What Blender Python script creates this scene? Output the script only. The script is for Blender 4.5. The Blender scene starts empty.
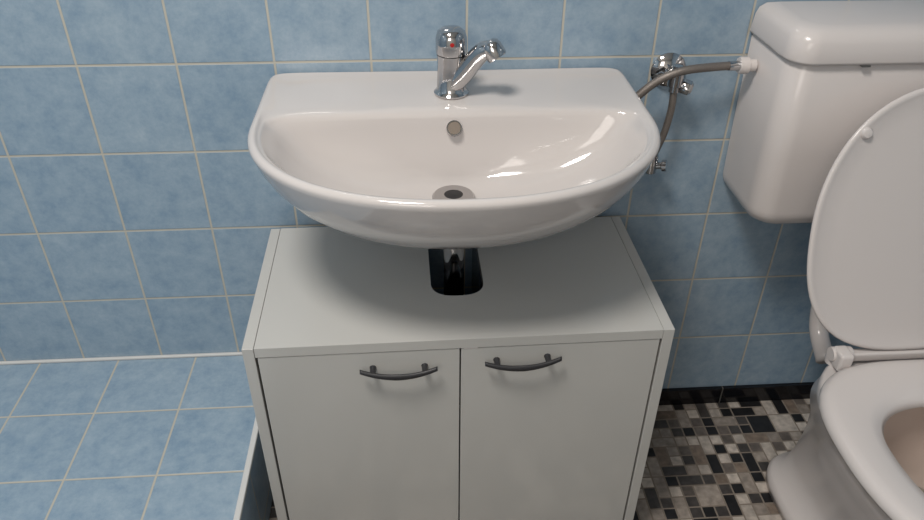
import bpy, bmesh, math, random
from mathutils import Vector, Matrix
random.seed(11)
sc=bpy.context.scene
sc.view_settings.view_transform='Standard'
sc.view_settings.look='None'
sc.view_settings.exposure=0.0

# ---------------------------------------------------------------- helpers
def lin(c):
    return tuple(((v/255)/12.92 if v/255<=0.04045 else ((v/255+0.055)/1.055)**2.4) for v in c)+(1.0,)
def mat(name,rgb,rough=0.4,metal=0.0,coat=0.0,noise=0.0,nscale=30,bump=0.0):
    m=bpy.data.materials.new(name); m.use_nodes=True
    nt=m.node_tree; b=nt.nodes['Principled BSDF']
    c=lin(rgb)
    b.inputs['Base Color'].default_value=c
    b.inputs['Roughness'].default_value=rough
    b.inputs['Metallic'].default_value=metal
    b.inputs['Coat Weight'].default_value=coat
    b.inputs['Coat Roughness'].default_value=0.05
    tc=nt.nodes.new('ShaderNodeTexCoord'); n=nt.nodes.new('ShaderNodeTexNoise')
    n.inputs['Scale'].default_value=nscale; n.inputs['Detail'].default_value=4
    nt.links.new(tc.outputs['Object'],n.inputs['Vector'])
    mx=nt.nodes.new('ShaderNodeMix'); mx.data_type='RGBA'
    mx.inputs['A'].default_value=tuple(v*(1-noise) for v in c[:3])+(1,)
    mx.inputs['B'].default_value=tuple(min(1,v*(1+noise)) for v in c[:3])+(1,)
    nt.links.new(n.outputs['Fac'],mx.inputs['Factor'])
    nt.links.new(mx.outputs['Result'],b.inputs['Base Color'])
    if bump>0:
        bp=nt.nodes.new('ShaderNodeBump'); bp.inputs['Strength'].default_value=bump; bp.inputs['Distance'].default_value=0.001
        nt.links.new(n.outputs['Fac'],bp.inputs['Height']); nt.links.new(bp.outputs['Normal'],b.inputs['Normal'])
    return m

def tilemat(name,ua,va,uo,vo,su=0.15,sv=0.15,light=(168,186,199),dark=(126,152,175),grout=(192,188,176),gw=0.0105,rough=0.14):
    m=bpy.data.materials.new(name); m.use_nodes=True
    nt=m.node_tree; N=nt.nodes; L=nt.links; b=N['Principled BSDF']
    tc=N.new('ShaderNodeTexCoord'); sp=N.new('ShaderNodeSeparateXYZ'); L.new(tc.outputs['Object'],sp.inputs[0])
    def M(op,a,bv=None,cv=None):
        n=N.new('ShaderNodeMath'); n.operation=op
        for k,v in enumerate((a,bv,cv)):
            if v is None: continue
            if hasattr(v,'is_output'): L.new(v,n.inputs[k])
            else: n.inputs[k].default_value=v
        return n.outputs[0]
    u=M('DIVIDE',M('SUBTRACT',sp.outputs[ua],uo),su); v=M('DIVIDE',M('SUBTRACT',sp.outputs[va],vo),sv)
    def edge(t):
        f=M('FRACT',t); return M('MINIMUM',f,M('SUBTRACT',1.0,f))
    e=M('MINIMUM',edge(u),edge(v))
    mr=N.new('ShaderNodeMapRange'); mr.interpolation_type='SMOOTHSTEP'
    L.new(e,mr.inputs['Value']); mr.inputs['From Min'].default_value=gw*0.8; mr.inputs['From Max'].default_value=gw*1.5
    cell=N.new('ShaderNodeCombineXYZ'); L.new(M('FLOOR',u),cell.inputs[0]); L.new(M('FLOOR',v),cell.inputs[1])
    wn=N.new('ShaderNodeTexWhiteNoise'); wn.noise_dimensions='3D'; L.new(cell.outputs[0],wn.inputs['Vector'])
    vm=N.new('ShaderNodeVectorMath'); vm.operation='MULTIPLY_ADD'
    L.new(wn.outputs['Color'],vm.inputs[0]); vm.inputs[1].default_value=(5,5,5); L.new(tc.outputs['Object'],vm.inputs[2])
    n1=N.new('ShaderNodeTexNoise'); n1.inputs['Scale'].default_value=30; n1.inputs['Detail'].default_value=10; n1.inputs['Roughness'].default_value=0.74
    L.new(vm.outputs[0],n1.inputs['Vector'])
    cr=N.new('ShaderNodeMapRange'); L.new(n1.outputs['Fac'],cr.inputs['Value']); cr.inputs['From Min'].default_value=0.30; cr.inputs['From Max'].default_value=0.70
    fac=M('MULTIPLY_ADD',wn.outputs['Value'],0.14,M('MULTIPLY',cr.outputs[0],0.86))
    mx=N.new('ShaderNodeMix'); mx.data_type='RGBA'; mx.inputs['A'].default_value=lin(dark); mx.inputs['B'].default_value=lin(light); L.new(fac,mx.inputs['Factor'])
    m2=N.new('ShaderNodeMix'); m2.data_type='RGBA'; m2.inputs['A'].default_value=lin(grout); L.new(mx.outputs['Result'],m2.inputs['B']); L.new(mr.outputs[0],m2.inputs['Factor'])
    L.new(m2.outputs['Result'],b.inputs['Base Color'])
    rr=N.new('ShaderNodeMapRange'); L.new(mr.outputs[0],rr.inputs['Value']); rr.inputs['To Min'].default_value=0.8; rr.inputs['To Max'].default_value=rough
    L.new(rr.outputs[0],b.inputs['Roughness'])
    bp=N.new('ShaderNodeBump'); bp.inputs['Strength'].default_value=0.5; bp.inputs['Distance'].default_value=0.0015
    hh=M('MULTIPLY_ADD',n1.outputs['Fac'],0.05,mr.outputs[0])
    L.new(hh,bp.inputs['Height']); L.new(bp.outputs['Normal'],b.inputs['Normal'])
    return m

def mk(name,verts,faces,m,parent=None,smooth=False,mats=None,fm=None,sub=0,bev=0,bseg=3):
    me=bpy.data.meshes.new(name); me.from_pydata([tuple(v) for v in verts],[],faces); 
    bm=bmesh.new(); bm.from_mesh(me); bmesh.ops.remove_doubles(bm,verts=bm.verts,dist=1e-6); bmesh.ops.recalc_face_normals(bm,faces=bm.faces); bm.to_mesh(me); bm.free()
    o=bpy.data.objects.new(name,me); sc.collection.objects.link(o)
    for k in (mats or [m]): me.materials.append(k)
    if smooth:
        for p in me.polygons: p.use_smooth=True
    if bev:
        md=o.modifiers.new('bev','BEVEL'); md.width=bev; md.segments=bseg; md.limit_method='ANGLE'; md.angle_limit=math.radians(35)
        for p in me.polygons: p.use_smooth=True
        wn=o.modifiers.new('wn','WEIGHTED_NORMAL'); wn.keep_sharp=True
    if parent: o.parent=parent
    return o
def box(name,x0,x1,y0,y1,z0,z1,m,parent=None,bev=0.0,bseg=3):
    v=[(x,y,z) for x in (x0,x1) for y in (y0,y1) for z in (z0,z1)]
    f=[(0,1,3,2),(4,6,7,5),(0,4,5,1),(2,3,7,6),(0,2,6,4),(1,5,7,3)]
    return mk(name,v,f,m,parent,bev=bev,bseg=bseg)
def empty(name,loc=(0,0,0)):
    e=bpy.data.objects.new(name,None); sc.collection.objects.link(e); e.empty_display_size=0.05
    return e
def loft(name,rings,m,parent=None,cap0=True,cap1=True,smooth=True,sub=0,closed=False):
    n=len(rings[0]); v=[p for r in rings for p in r]; f=[]
    K=len(rings)
    for k in range(K if closed else K-1):
        a=k*n; b2=((k+1)%K)*n
        for i in range(n):
            j=(i+1)%n; f.append((a+i,a+j,b2+j,b2+i))
    if not closed:
        if cap0: f.append(tuple(range(n)))
        if cap1: f.append(tuple(range((K-1)*n,K*n)))
    return mk(name,v,f,m,parent,smooth=smooth,sub=sub)
def frame(d):
    d=Vector(d).normalized(); a=Vector((0,0,1)) if abs(d.z)<0.9 else Vector((1,0,0))
    x=d.cross(a).normalized(); y=d.cross(x).normalized(); return x,y,d
def lathe(name,prof,origin,m,axis=(0,0,1),parent=None,seg=40):
    x,y,d=frame(axis); o=Vector(origin)
    rings=[[o+d*h+(x*math.cos(2*math.pi*i/seg)+y*math.sin(2*math.pi*i/seg))*max(r,1e-5) for i in range(seg)] for r,h in prof]
    ob=loft(name,rings,m,parent)
    md=ob.modifiers.new('es','EDGE_SPLIT'); md.split_angle=math.radians(38)
    return ob
def catmull(P,res=10):
    P=[Vector(p) for p in P]; out=[]
    Q=[P[0]*2-P[1]]+P+[P[-1]*2-P[-2]]
    for i in range(1,len(Q)-2):
        for s in range(res):
            t=s/res; a,b,c,d=Q[i-1],Q[i],Q[i+1],Q[i+2]
            out.append(0.5*((2*b)+(c-a)*t+(2*a-5*b+4*c-d)*t*t+(3*b-3*c+d-a)*t**3))
    out.append(P[-1]); return out
def tube(name,P,r,m,parent=None,seg=20,res=10,ripple=0.0):
    C=catmull(P,res); n=len(C)
    rad=r if callable(r) else (lambda t:r)
    T=[(C[min(i+1,n-1)]-C[max(i-1,0)]).normalized() for i in range(n)]
    x,_,_=frame(T[0]); rings=[]
    for i in range(n):
        x=(x-T[i]*x.dot(T[i])).normalized(); y=T[i].cross(x)
        rr=rad(i/(n-1))*(1+(ripple if i%2 else 0))
        rings.append([C[i]+(x*math.cos(2*math.pi*k/seg)+y*math.sin(2*math.pi*k/seg))*rr for k in range(seg)])
    return loft(name,rings,m,parent)

# ---------------------------------------------------------------- materials
M_wall=tilemat('blue_wall_tile',0,2,0.0,0.04)
M_wallside=tilemat('blue_wall_tile_side',1,2,0.0,0.04)
M_platside=tilemat('blue_platform_side_tile',1,2,0.002,0.04,rough=0.5)
M_ledge=tilemat('blue_ledge_tile',0,1,-0.083,-0.148)
M_base=tilemat('black_skirting_tile',0,2,0.27,-0.1,0.30,0.30,light=(24,24,28),dark=(14,14,17),grout=(90,88,84),gw=0.004,rough=0.12)
M_plaster=mat('white_plaster',(226,218,208),0.8,noise=0.03,bump=0.2)
M_ceram=mat('white_ceramic',(210,204,201),0.09,coat=0.4,noise=0.006,nscale=3)
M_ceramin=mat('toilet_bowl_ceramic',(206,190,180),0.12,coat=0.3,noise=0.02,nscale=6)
M_plast=mat('white_plastic',(220,213,210),0.20,noise=0.006,nscale=4)
M_lam=mat('white_laminate',(197,196,192),0.19,coat=0.15,noise=0.012,nscale=6)
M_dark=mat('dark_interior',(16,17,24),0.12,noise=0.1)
M_chrome=mat('chrome',(200,198,198),0.07,metal=1.0,noise=0.01)
M_hand=mat('dark_grey_handle',(50,50,53),0.40,metal=0.1,noise=0.03)
M_hose=mat('braided_steel',(136,128,122),0.42,metal=0.6,noise=0.35,nscale=900,bump=0.5)
M_red=mat('red_indicator',(180,30,30),0.3,noise=0.02)
M_caulk=mat('white_caulk',(214,214,212),0.55,noise=0.02)
M_grey=mat('grey_label',(90,90,90),0.5,noise=0.02)
M_water=mat('toilet_water',(150,145,135),0.03,noise=0.02)

# ---------------------------------------------------------------- room
XL,XR,YB,H=-1.10,1.75,-2.3,2.45
box('wall_back',XL,XR,0.0,0.08,0,H,M_wall)
box('wall_left',XL-0.08,XL,YB,0.0,0,H,M_wallside)
box('wall_right',XR,XR+0.08,YB,0.0,0,H,M_wallside)
box('wall_front',XL,XR,YB-0.08,YB,0,H,M_plaster)
box('ceiling',XL,XR,YB,0,H,H+0.06,M_plaster)
def mosaic():
    m=bpy.data.materials.new('stone_mosaic'); m.use_nodes=True; nt=m.node_tree; b=nt.nodes['Principled BSDF']
    at=nt.nodes.new('ShaderNodeAttribute'); at.attribute_name='tilecol'
    tc=nt.nodes.new('ShaderNodeTexCoord'); n=nt.nodes.new('ShaderNodeTexNoise'); n.inputs['Scale'].default_value=70; n.inputs['Detail'].default_value=6
    nt.links.new(tc.outputs['Object'],n.inputs['Vector'])
    mr=nt.nodes.new('ShaderNodeMapRange'); mr.inputs['From Min'].default_value=.3; mr.inputs['From Max'].default_value=.7; mr.inputs['To Min'].default_value=.7; mr.inputs['To Max'].default_value=1.25
    nt.links.new(n.outputs['Fac'],mr.inputs['Value'])
    vm=nt.nodes.new('ShaderNodeVectorMath'); vm.operation='SCALE'; nt.links.new(at.outputs['Color'],vm.inputs[0]); nt.links.new(mr.outputs[0],vm.inputs['Scale'])
    nt.links.new(vm.outputs[0],b.inputs['Base Color']); b.inputs['Roughness'].default_value=0.3
    g=mat('mosaic_grout',(138,128,118),0.9,noise=0.1,nscale=200)
    bm=bmesh.new(); cl=bm.loops.layers.float_color.new('tilecol')
    pal=[(38,37,38)]*5+[(74,70,68)]*4+[(108,100,94)]*3+[(156,146,137)]*4+[(194,184,174)]*4+[(130,116,104)]*2
    def tile(x0,x1,y0,y1):
        gp=0.0013; x0+=gp;x1-=gp;y0+=gp;y1-=gp; z=0.002
        b0=0.0006
        lo=[bm.verts.new(p) for p in ((x0,y0,0),(x1,y0,0),(x1,y1,0),(x0,y1,0))]
        hi=[bm.verts.new(p) for p in ((x0+b0,y0+b0,z),(x1-b0,y0+b0,z),(x1-b0,y1-b0,z),(x0+b0,y1-b0,z))]
        c=lin(random.choice(pal)); k=random.uniform(.85,1.15); c=(c[0]*k,c[1]*k,c[2]*k,1)
        fs=[bm.faces.new(hi)]+[bm.faces.new((lo[i],lo[(i+1)%4],hi[(i+1)%4],hi[i])) for i in range(4)]
        for f in fs:
            f.material_index=0
            for l in f.loops: l[cl]=c
    s=0.0250; X0=0.214
    nx=int((XR-X0)/s); ny=int(-YB/s); used=set()
    for j in range(ny):
        for i in range(nx):
            if (i,j) in used: continue
            r=random.random(); w,h=(2,2) if r<.07 else (2,1) if r<.20 else (1,2) if r<.33 else (1,1)
            if i+w>nx or j+h>ny or any((i+a,j+c) in used for a in range(w) for c in range(h)): w=h=1
            for a in range(w):
                for c in range(h): used.add((i+a,j+c))
            tile(X0+i*s,X0+(i+w)*s,-(j+h)*s,-j*s)
    z=0.0012
    base=[bm.verts.new(p) for p in ((XL,YB,z),(XR,YB,z),(XR,0,z),(XL,0,z))]
    f=bm.faces.new(base); f.material_index=1
    for l in f.loops: l[cl]=(0.2,0.2,0.2,1)
    lo=[bm.verts.new(p) for p in ((XL,YB,-.05),(XR,YB,-.05),(XR,0,-.05),(XL,0,-.05))]
    for fv in ([lo[3],lo[2],lo[1],lo[0]],*[[lo[i],lo[(i+1)%4],base[(i+1)%4],base[i]] for i in range(4)]):
        f=bm.faces.new(fv); f.material_index=1
    me=bpy.data.meshes.new('floor'); bm.to_mesh(me); bm.free(); me.materials.append(m); me.materials.append(g)
    o=bpy.data.objects.new('floor',me); sc.collection.objects.link(o)
mosaic()
box('baseboard_back',0.224,XR,-0.009,0,0.0022,0.046,M_base,bev=0.001)
pl=empty('tiled_shower_platform')
box('platform_body',XL,0.219,YB,0,0.0022,0.19,M_platside,pl)
box('platform_top',XL,0.212,YB,0,0.19,0.1945,M_ledge,pl)
box('platform_edge_trim',0.210,0.2205,YB,0,0.187,0.1962,M_caulk,pl,bev=0.002)
box('trim_caulk',XL,0.211,-0.007,0,0.1945,0.2005,M_caulk,pl,bev=0.002)

# ---------------------------------------------------------------- washbasin
SX,SZ=0.570,0.775
def se(th,a,b1,b2,n1,n2):
    c,s=math.cos(th),math.sin(th); b,n=(b1,n1) if s>0 else (b2,n2)
    return 1.0/((abs(c)/a)**n+(abs(s)/b)**n)**(1.0/n)
NT=160
YC=-.195
ths=[2*math.pi*i/NT for i in range(NT)]
ca=math.atan2(0.194,0.278)
ths+= [ca+d for d in (-.03,-.015,0,.015,.03)]+[math.pi-ca+d for d in (-.03,-.015,0,.015,.03)]
ths=sorted(set(round(t,5) for t in ths))
def Ro(t): return se(t,0.279,0.194,0.230,22,2.18)
def Ri(t): return se(t,0.260,0.042,0.212,3.8,2.18)
def P(r,t,yc,z): return (SX+r*math.cos(t),yc+r*math.sin(t),SZ+z)
wb=empty('washbasin')
rings=[]
for k,yc,z in [(.10,-.165,-.177),(.22,-.166,-.173),(.38,-.170,-.162),(.54,-.177,-.142),(.68,-.183,-.119),(.79,-.188,-.097),(.875,-.191,-.074),(.935,-.193,-.051),(.972,-.1945,-.030)]:
    rings.append([P(Ro(t)*k,t,yc,z) for t in ths])
for d,z in [(0.002,-.013),(0.0,-.007),(0.0012,-.0035),(0.004,-.0008),(.0075,0.0),(.011,-.0006)]:
    rings.append([P(Ro(t)-d,t,YC,z) for t in ths])
for q,z in [(.12,-.0028),(.5,-.0045),(.85,-.006),(1.0,-.009)]:
    rings.append([P((Ro(t)-.011)*(1-q)+Ri(t)*q,t,YC,z) for t in ths])
for k,yc,z in [(.975,-.1965,-.016),(.95,-.198,-.029),(.91,-.200,-.047),(.84,-.204,-.067),(.73,-.208,-.086),(.58,-.211,-.100),(.40,-.213,-.108),(.24,-.214,-.112),(.14,-.213,-.1145)]:
    def Rk(t,k=k):
        a=Ri(t); b=se(t,.20,.125,.165,2,2); w=max(0,min(1,(1-k)*1.25))
        return (a*(1-w)+b*w)*k if math.sin(t)<=0 else min((a*(1-w)+b*w)*k,a*.985)
    rings.append([P(Rk(t),t,yc,z) for t in ths])
loft('basin_bowl',rings,M_ceram,wb,cap0=True,cap1=True)
lathe('drain_ring',[(0.0,-.1115),(0.0125,-.1115),(0.0135,-.1065),(0.0165,-.1060),(0.028,-.1070),(0.031,-.110),(0.032,-.120)],(SX-.003,-.216,SZ),M_chrome,parent=wb)
lathe('drain_hole',[(0.0,0.0005),(0.0132,0.0),(0.0132,-.003)],(SX-.003,-.216,SZ-.1068),M_dark,parent=wb)
ax=Vector((0,-.86,.50)).normalized()
M_ovf=mat('overflow_plastic',(128,116,104),.5,noise=.05)
lathe('overflow_ring',[(0.0085,0.0005),(0.0092,0.0028),(0.0110,0.0028),(0.0118,-0.006)],(SX+.001,-.161,SZ-.029),M_chrome,axis=ax,parent=wb)
lathe('overflow_hole',[(0.0,0.0022),(0.009,0.0022),(0.009,-0.004)],(SX+.001,-.161,SZ-.029),M_ovf,axis=ax,parent=wb)
lathe('trap_pipe',[(0.016,-.17),(0.022,-.172),(0.022,-.20),(0.0165,-.205),(0.0165,-.34),(0.026,-.345),(0.028,-.40),(0.02,-.43),(0.001,-.432)],(SX,-.175,SZ),M_chrome,parent=wb)

# ---------------------------------------------------------------- faucet
fc=empty('mixer_faucet')
FX,FY,FZ=0.571,-0.090,SZ-.0045
lathe('faucet_base',[(0.0,0),(0.0255,0),(0.0262,0.003),(0.0235,0.006),(0.0215,0.009),(0.0205,0.045),(0.0215,0.060),(0.0,0.060)],(FX,FY,FZ),M_chrome,parent=fc)
lathe('faucet_joint',[(0.0,0.0595),(0.0195,0.0595),(0.0195,0.062),(0.0,0.062)],(FX,FY,FZ),M_dark,parent=fc)
lathe('faucet_cap',[(0.0,0.0615),(0.0220,0.0615),(0.0228,0.066),(0.0226,0.084),(0.020,0.093),(0.014,0.0975),(0.006,0.0995),(0.0,0.100)],(FX,FY,FZ),M_chrome,parent=fc)
tube('faucet_spout',[(FX+.002,FY-.006,FZ+.016),(FX+.018,FY-.013,FZ+.036),(FX+.033,FY-.020,FZ+.059),(FX+.044,FY-.026,FZ+.072),(FX+.055,FY-.031,FZ+.077)],lambda t:0.0155-0.003*t,M_chrome,fc)
lathe('faucet_aerator',[(0.0,-0.003),(0.008,-0.002),(0.0130,0.002),(0.0148,0.008),(0.0148,0.022),(0.0135,0.025),(0.010,0.025),(0.0,0.022)],(FX+.051,FY-.028,FZ+.085),M_chrome,axis=(0.50,-.30,-0.75),parent=fc)
lathe('indicator_dot',[(0.0,0.0012),(0.0030,0.001),(0.0034,-.003)],(FX,FY-.0222,FZ+.080),M_red,axis=(0,-1,.05),parent=fc)

# ---------------------------------------------------------------- vanity cabinet
cb=empty('vanity_cabinet')
W2,D,HT,th=0.3065,0.314,0.508,0.016
def cbox(n,*a,**k):
    o=box(n,*a,parent=cb,**k); return o
cbox('side_left',-W2,-W2+th,-D,0,0.004,HT,M_lam,bev=0.0008)
cbox('side_right',W2-th,W2,-D,0,0.004,HT,M_lam,bev=0.0008)
sw=0.041; xo=0.002
out=[(-W2+th+.0008,0),(-W2+th+.0008,-D),(W2-th-.0008,-D),(W2-th-.0008,0),(xo+sw,0)]
arc=[]
for i in range(33):
    a=math.pi*i/32; c,s=math.cos(a),math.sin(a); n=2.6
    arc.append((xo+sw*math.copysign(abs(c)**(2/n),c),-0.175-0.037*abs(s)**(2/n)))
poly=out+arc+[(xo-sw,0)]
bm=bmesh.new(); vs=[bm.verts.new((x,y,HT)) for x,y in poly]; f=bm.faces.new(vs)
r=bmesh.ops.extrude_face_region(bm,geom=[f]); bmesh.ops.translate(bm,verts=[g for g in r['geom'] if isinstance(g,bmesh.types.BMVert)],vec=(0,0,-th))
bmesh.ops.recalc_face_normals(bm,faces=bm.faces); bmesh.ops.triangulate(bm,faces=[x for x in bm.faces if len(x.verts)>4])
me=bpy.data.meshes.new('top_board'); bm.to_mesh(me); bm.free(); me.materials.append(M_lam); o=bpy.data.objects.new('top_board',me); sc.collection.objects.link(o); o.parent=cb
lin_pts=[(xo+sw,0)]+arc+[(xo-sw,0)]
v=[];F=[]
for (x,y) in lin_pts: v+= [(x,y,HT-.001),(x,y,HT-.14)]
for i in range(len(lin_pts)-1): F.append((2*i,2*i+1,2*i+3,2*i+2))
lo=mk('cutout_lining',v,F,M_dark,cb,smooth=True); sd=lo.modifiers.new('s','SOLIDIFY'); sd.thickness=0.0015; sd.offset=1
cbox('cabinet_bottom',-W2+th,W2-th,-D+.02,0,0.05,0.066,M_lam)
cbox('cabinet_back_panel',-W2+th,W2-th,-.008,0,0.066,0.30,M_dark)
cbox('kick_board',-W2+th,W2-th,-D+.03,-D+.045,0.004,0.05,M_lam)
cbox('door_left',-W2+th+.003,-.004,-D+.001,-D+.017,0.045,HT-th-.002,M_lam,bev=0.001)
cbox('door_right',-.002,W2-th-.003,-D+.001,-D+.017,0.045,HT-th-.002,M_lam,bev=0.001)
def handle(n,cx,z,tilt):
    pts=[]
    for i in range(13):
        t=-1+2*i/12; pts.append((cx+t*0.055,-D-.018+ .006*t*t,z-.004+.008*t*t+tilt*t))
    C=catmull(pts,3); rings=[]
    for i,p in enumerate(C):
        t=abs(-1+2*i/(len(C)-1)); w=.0054-.0018*t; d=.0032
        rings.append([(p.x,p.y+d*math.cos(a),p.z+w*math.sin(a)) for a in [2*math.pi*k/14 for k in range(14)]])
    loft(n,rings,M_hand,cb)
    for s in(-1,1):
        lathe(n+'_post',[(0.0050,0),(0.0043,.003),(0.004,.016)],(cx+s*.037,-D+.001,z-.001+tilt*s*.7),M_hand,axis=(0,-1,0),parent=cb,seg=16)
handle('handle_left',-.0915,0.4625,-.0005)
handle('handle_right',.0865,0.4680,.0015)
cbox('door_bumper',.002,.022,-D+.0004,-D+.012,HT-th-.0025,HT-th+.0005,M_plast,bev=.0005)
for sx in (-1,1):
    for yy in (-.28,-.04):
        lathe('foot',[(0.007,0),(0.007,.004)],(sx*(W2-.008),yy,0.0),M_dark,parent=cb,seg=12)
cb.location=(0.5685,-0.036,0.0021); cb.rotation_euler=(0,0,0.0115)

# ---------------------------------------------------------------- toilet
TX=1.262
def egg(cx,cy,a,b1,b2,z,n1=2.6,n2=2.1,seg=64):
    out=[]
    for i in range(seg):
        t=2*math.pi*i/seg; r=se(t,a,b1,b2,n1,n2); out.append((cx+r*math.cos(t),cy+r*math.sin(t),z))
    return out
tl=empty('toilet')
R=[egg(TX+.008,-.275,.088,.105,.26,.0022),egg(TX+.008,-.275,.088,.105,.26,.020),egg(TX+.008,-.275,.082,.099,.25,.030),egg(TX+.01,-.275,.066,.090,.235,.037),egg(TX+.008,-.285,.060,.085,.23,.09),
   egg(TX+.008,-.32,.062,.115,.24,.16),egg(TX+.004,-.38,.092,.155,.26,.24),egg(TX,-.44,.134,.195,.26,.32),egg(TX,-.49,.162,.21,.24,.375),egg(TX,-.50,.170,.212,.24,.400),egg(TX,-.50,.166,.208,.236,.407),
   egg(TX,-.52,.130,.135,.17,.407),egg(TX,-.52,.122,.127,.162,.400),egg(TX,-.52,.128,.13,.165,.375),egg(TX,-.51,.110,.11,.15,.31),egg(TX,-.49,.07,.08,.11,.25),egg(TX,-.47,.04,.05,.07,.215),egg(TX,-.47,.03,.035,.05,.20)]
mb=loft('toilet_bowl',R,M_ceramin,tl)
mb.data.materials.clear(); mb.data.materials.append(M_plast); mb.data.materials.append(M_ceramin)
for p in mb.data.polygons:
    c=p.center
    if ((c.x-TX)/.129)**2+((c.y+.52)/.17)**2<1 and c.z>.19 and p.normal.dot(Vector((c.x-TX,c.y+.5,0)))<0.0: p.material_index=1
mk('bowl_water',egg(TX,-.48,.052,.062,.085,.232),[tuple(range(64))],M_water,tl)
def ringseat(n,cy,ao,b1o,b2o,ai,b1i,b2i,z0,z1):
    R=[egg(TX,cy,ao-.002,b1o-.002,b2o-.002,z0,3.0,2.1),egg(TX,cy,ao,b1o,b2o,z0+.006,3.0,2.1),egg(TX,cy,ao-.002,b1o-.002,b2o-.002,z1-.006,3.0,2.1),egg(TX,cy,ao-.009,b1o-.009,b2o-.009,z1-.0008,3.0,2.1),
       egg(TX,cy,ao-.020,b1o-.02,b2o-.02,z1,3.0,2.1),egg(TX,cy-.01,ai+.022,b1i+.022,b2i+.022,z1-.002),egg(TX,cy-.01,ai+.006,b1i+.006,b2i+.006,z1-.008),egg(TX,cy-.01,ai,b1i,b2i,z0+.003),egg(TX,cy-.01,ai+.003,b1i+.003,b2i+.003,z0)]
    return loft(n,R,M_plast,tl,closed=True)
ringseat('toilet_seat_ring',-.515,.188,.178,.235,.118,.100,.165,.409,.430)
HY,HZ=-.322,.425; tilt=math.radians(16)
vdir=Vector((0,math.sin(tilt),math.cos(tilt))); wdir=Vector((0,-math.cos(tilt),math.sin(tilt)))
def lidring(k,w,a=.177,b1=.19,b2=.215,vc=.195):
    out=[]
    for i in range(72):
        t=2*math.pi*i/72; r=se(t,a,b2,b1,2.15,2.6)-k
        p=Vector((TX+r*math.cos(t),HY,HZ))+vdir*(vc+r*math.sin(t))+wdir*w; out.append(tuple(p))
    return out
loft('toilet_lid',[lidring(.05,-.012),lidring(.012,-.010),lidring(.003,-.004),lidring(0,.002),lidring(.0015,.0045),lidring(.005,.0055),lidring(.009,.0045),lidring(.016,.0025),lidring(.04,.0015),lidring(.10,.0005)],M_plast,tl)
for s in (-1,1):
    p=Vector((TX+s*.118,HY,HZ))+vdir*.344
    lathe('lid_bumper',[(0.0085,0.0),(0.0085,.005),(0.006,.0085),(0,.0095)],p+wdir*.001,M_plast,axis=wdir,parent=tl,seg=20)
    lathe('hinge_barrel',[(0,0),(0.0105,0),(0.0115,.002),(0.0115,.030),(0.0105,.032),(0,.032)],(TX+s*.102-.016,HY-.002,HZ+.004),M_plast,axis=(1,0,0),parent=tl,seg=24)
    box('hinge_arm',TX+s*.104-.011,TX+s*.104+.011,HY-.026,HY+.004,HZ-.014,HZ+.018,M_plast,tl,bev=.005)
    lathe('hinge_base',[(0.015,-.018),(0.015,-.002),(0.010,.003),(0,.003)],(TX+s*.102,HY+.004,HZ),M_plast,parent=tl,seg=24)
box('hinge_bar',TX-.09,TX+.09,HY-.006,HY+.010,HZ-.012,HZ+.004,M_plast,tl,bev=.004)

# ---------------------------------------------------------------- cistern
cs=empty('toilet_cistern')
def rrect(x0,x1,y0,y1,z,r,seg=8):
    pts=[]
    for cx,cy,a0,rr in ((x1,y1,0,.004),(x0,y1,90,.004),(x0,y0,180,r),(x1,y0,270,r)):
        sx=1 if cx==x1 else -1; sy=1 if cy==y1 else -1
        for i in range(seg+1):
            a=math.radians(a0+90*i/seg); pts.append((cx-sx*rr+rr*math.cos(a),cy-sy*rr+rr*math.sin(a),z))
    return pts
cx0,cx1,cy0,cy1=1.053,1.478,-.158,-.002
R=[]
for i in range(7):
    a=math.pi/2*i/6; k=.030*(1-math.sin(a)); R.append(rrect(cx0+.006+k,cx1-.006-k,cy0+.006+k,cy1,.546+.034*(1-math.cos(a)),.036))
R+=[rrect(cx0+.003,cx1-.003,cy0+.004,cy1,.68,.036),rrect(cx0+.001,cx1-.001,cy0+.003,cy1,.823,.036),rrect(cx0+.004,cx1-.004,cy0+.006,cy1,.826,.034),rrect(cx0+.004,cx1-.004,cy0+.006,cy1,.830,.034)]
loft('cistern_tank',R,M_plast,cs)
R=[rrect(cx0-.003,cx1+.003,cy0-.003,cy1,.829,.036),rrect(cx0-.004,cx1+.004,cy0-.004,cy1,.833,.036),rrect(cx0-.001,cx1+.001,cy0-.001,cy1,.858,.036),rrect(cx0+.003,cx1-.003,cy0+.004,cy1,.868,.034),rrect(cx0+.011,cx1-.011,cy0+.014,cy1-.004,.875,.032),rrect(cx0+.026,cx1-.026,cy0+.03,cy1-.012,.878,.028)]
loft('cistern_lid',R,M_plast,cs)
box('cistern_label',1.152,1.164,cy0-.0045,cy0+.01,.8262,.829,M_grey,cs)
tube('flush_pipe',[(TX+.02,-.060,.56),(TX+.02,-.060,.45),(TX+.02,-.065,.36),(TX+.02,-.085,.28),(TX+.015,-.145,.245)],.017,M_plast,cs)

# ---------------------------------------------------------------- plumbing
vv=empty('shutoff_valve')
VX,VZ=.929,.767
lathe('wall_rosette',[(0.029,0),(0.029,.003),(0.024,.009),(0.015,.012),(0.0105,.014),(0.0105,.045),(0.0,.045)],(VX,0,VZ),M_chrome,axis=(0,-1,0),parent=vv)
lathe('valve_body',[(0,-.020),(0.009,-.020),(0.009,-.012),(0.0125,-.010),(0.0125,.012),(0.008,.016),(0.008,.022),(0,.022)],(VX,-.042,VZ),M_chrome,parent=vv,seg=24)
lathe('valve_knob',[(0,0),(0.010,0),(0.0125,.003),(0.0125,.014),(0.009,.018),(0,.018)],(VX+.010,-.042,VZ-.010),M_chrome,axis=(1,-.3,-.3),parent=vv,seg=8)
hs=empty('flexible_supply_hose')
tube('braided_hose',[(.868,-.050,.742),(.888,-.052,.762),(.910,-.056,.778),(.940,-.056,.787),(.985,-.05,.789),(1.024,-.045,.789)],.0064,M_hose,hs,res=14,ripple=.05)
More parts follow.
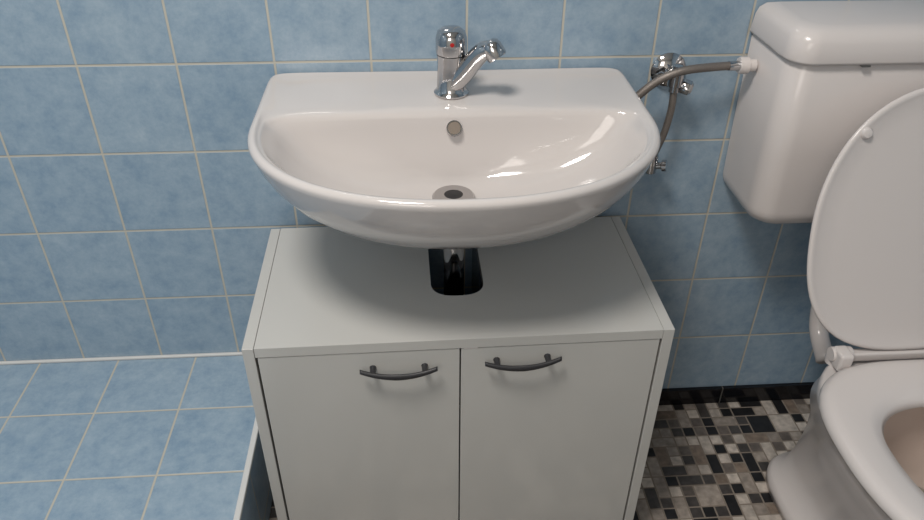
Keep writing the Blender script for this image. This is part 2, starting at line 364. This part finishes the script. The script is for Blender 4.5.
lathe('hose_ferrule',[(0,0),(0.0076,0),(0.0076,.020),(0,.020)],(1.008,-.047,.789),M_chrome,axis=(1,.05,0),parent=hs,seg=18)
lathe('plastic_nut',[(0,0),(0.0125,0),(0.0135,.003),(0.0135,.014),(0.010,.016),(0.010,.026),(0,.026)],(1.025,-.045,.789),M_plast,axis=(1,0,0),parent=hs,seg=10)
h2=empty('faucet_supply_hose')
tube('braided_hose_down',[(VX,-.042,VZ-.018),(VX+.001,-.043,VZ-.05),(VX-.003,-.042,VZ-.09),(VX-.010,-.040,VZ-.120),(VX-.014,-.038,VZ-.134)],.0056,M_hose,h2,res=14,ripple=.05)
v2=empty('angle_valve')
lathe('angle_rosette',[(0.020,0),(0.020,.002),(0.016,.006),(0.008,.008),(0.008,.036),(0,.036)],(.915,0,.618),M_chrome,axis=(0,-1,0),parent=v2)
lathe('angle_body',[(0,-.018),(0.0095,-.018),(0.0105,0),(0.0095,.014),(0,.014)],(.915,-.036,.618),M_chrome,parent=v2,seg=20)
lathe('angle_handle',[(0,0),(0.006,0),(0.006,.012),(0.010,.014),(0.010,.021),(0,.021)],(.919,-.038,.613),M_chrome,axis=(1,-.5,.2),parent=v2,seg=12)

# ---------------------------------------------------------------- lights
LX,LY=0.08,-0.98
lp=empty('ceiling_lamp')
lathe('lamp_housing',[(0.27,0),(0.27,-.03),(0.25,-.035),(0,-.035)],(LX,LY,H),M_plast,parent=lp)
def area(n,loc,size,e,col,rot=(0,0,0),shape='DISK',sy=None):
    l=bpy.data.lights.new(n,'AREA'); l.shape=shape; l.size=size; l.energy=e; l.color=col
    if sy: l.size_y=sy
    o=bpy.data.objects.new(n,l); sc.collection.objects.link(o); o.location=loc; o.rotation_euler=rot; return o
area('ceiling_light',(LX,LY,H-.04),0.48,28.5,(1.0,0.95,0.89))
fill_win=empty('added_fill_window')  # made-up window behind the camera, added to house a soft fill light
wx0,wx1,wz0,wz1=-.45,.30,1.25,2.15
for n,a in (('fill_frame_l',(wx0-.05,wx0,YB,YB+.03,wz0-.05,wz1+.05)),('fill_frame_r',(wx1,wx1+.05,YB,YB+.03,wz0-.05,wz1+.05)),('fill_frame_b',(wx0,wx1,YB,YB+.03,wz0-.05,wz0)),('fill_frame_t',(wx0,wx1,YB,YB+.03,wz1,wz1+.05))):
    box(n,*a,M_plast,fill_win,bev=.003)
box('added_fill_pane',wx0,wx1,YB,YB+.008,wz0,wz1,M_plast,fill_win)  # opaque panel of the added window, never in view
area('added_fill_light',((wx0+wx1)/2,YB+.02,(wz0+wz1)/2),wx1-wx0,7.5,(1.0,0.93,0.86),rot=(math.radians(90),0,0),shape='RECTANGLE',sy=wz1-wz0)  # added fill light that softens the shadows, no known source
w=bpy.data.worlds.new('World'); sc.world=w; w.use_nodes=True
w.node_tree.nodes['Background'].inputs[0].default_value=(0.8,0.9,1,1); w.node_tree.nodes['Background'].inputs[1].default_value=0.3

# ---------------------------------------------------------------- camera
f,pt,ps,ro=744.02,0.6032,0.0733,0.0088
fw=Vector((math.sin(ps)*math.cos(pt),math.cos(ps)*math.cos(pt),-math.sin(pt)))
r=Vector((math.cos(ps),-math.sin(ps),0)); u=r.cross(fw)
r2=r*math.cos(ro)+u*math.sin(ro); u2=-r*math.sin(ro)+u*math.cos(ro)
cam=bpy.data.cameras.new('camera'); co=bpy.data.objects.new('camera',cam); sc.collection.objects.link(co)
m=Matrix(((r2.x,u2.x,-fw.x,0.5116),(r2.y,u2.y,-fw.y,-1.147),(r2.z,u2.z,-fw.z,1.1965),(0,0,0,1)))
co.matrix_world=m; cam.sensor_fit='HORIZONTAL'; cam.sensor_width=36; cam.lens=36*f/924; cam.clip_start=0.01
sc.camera=co
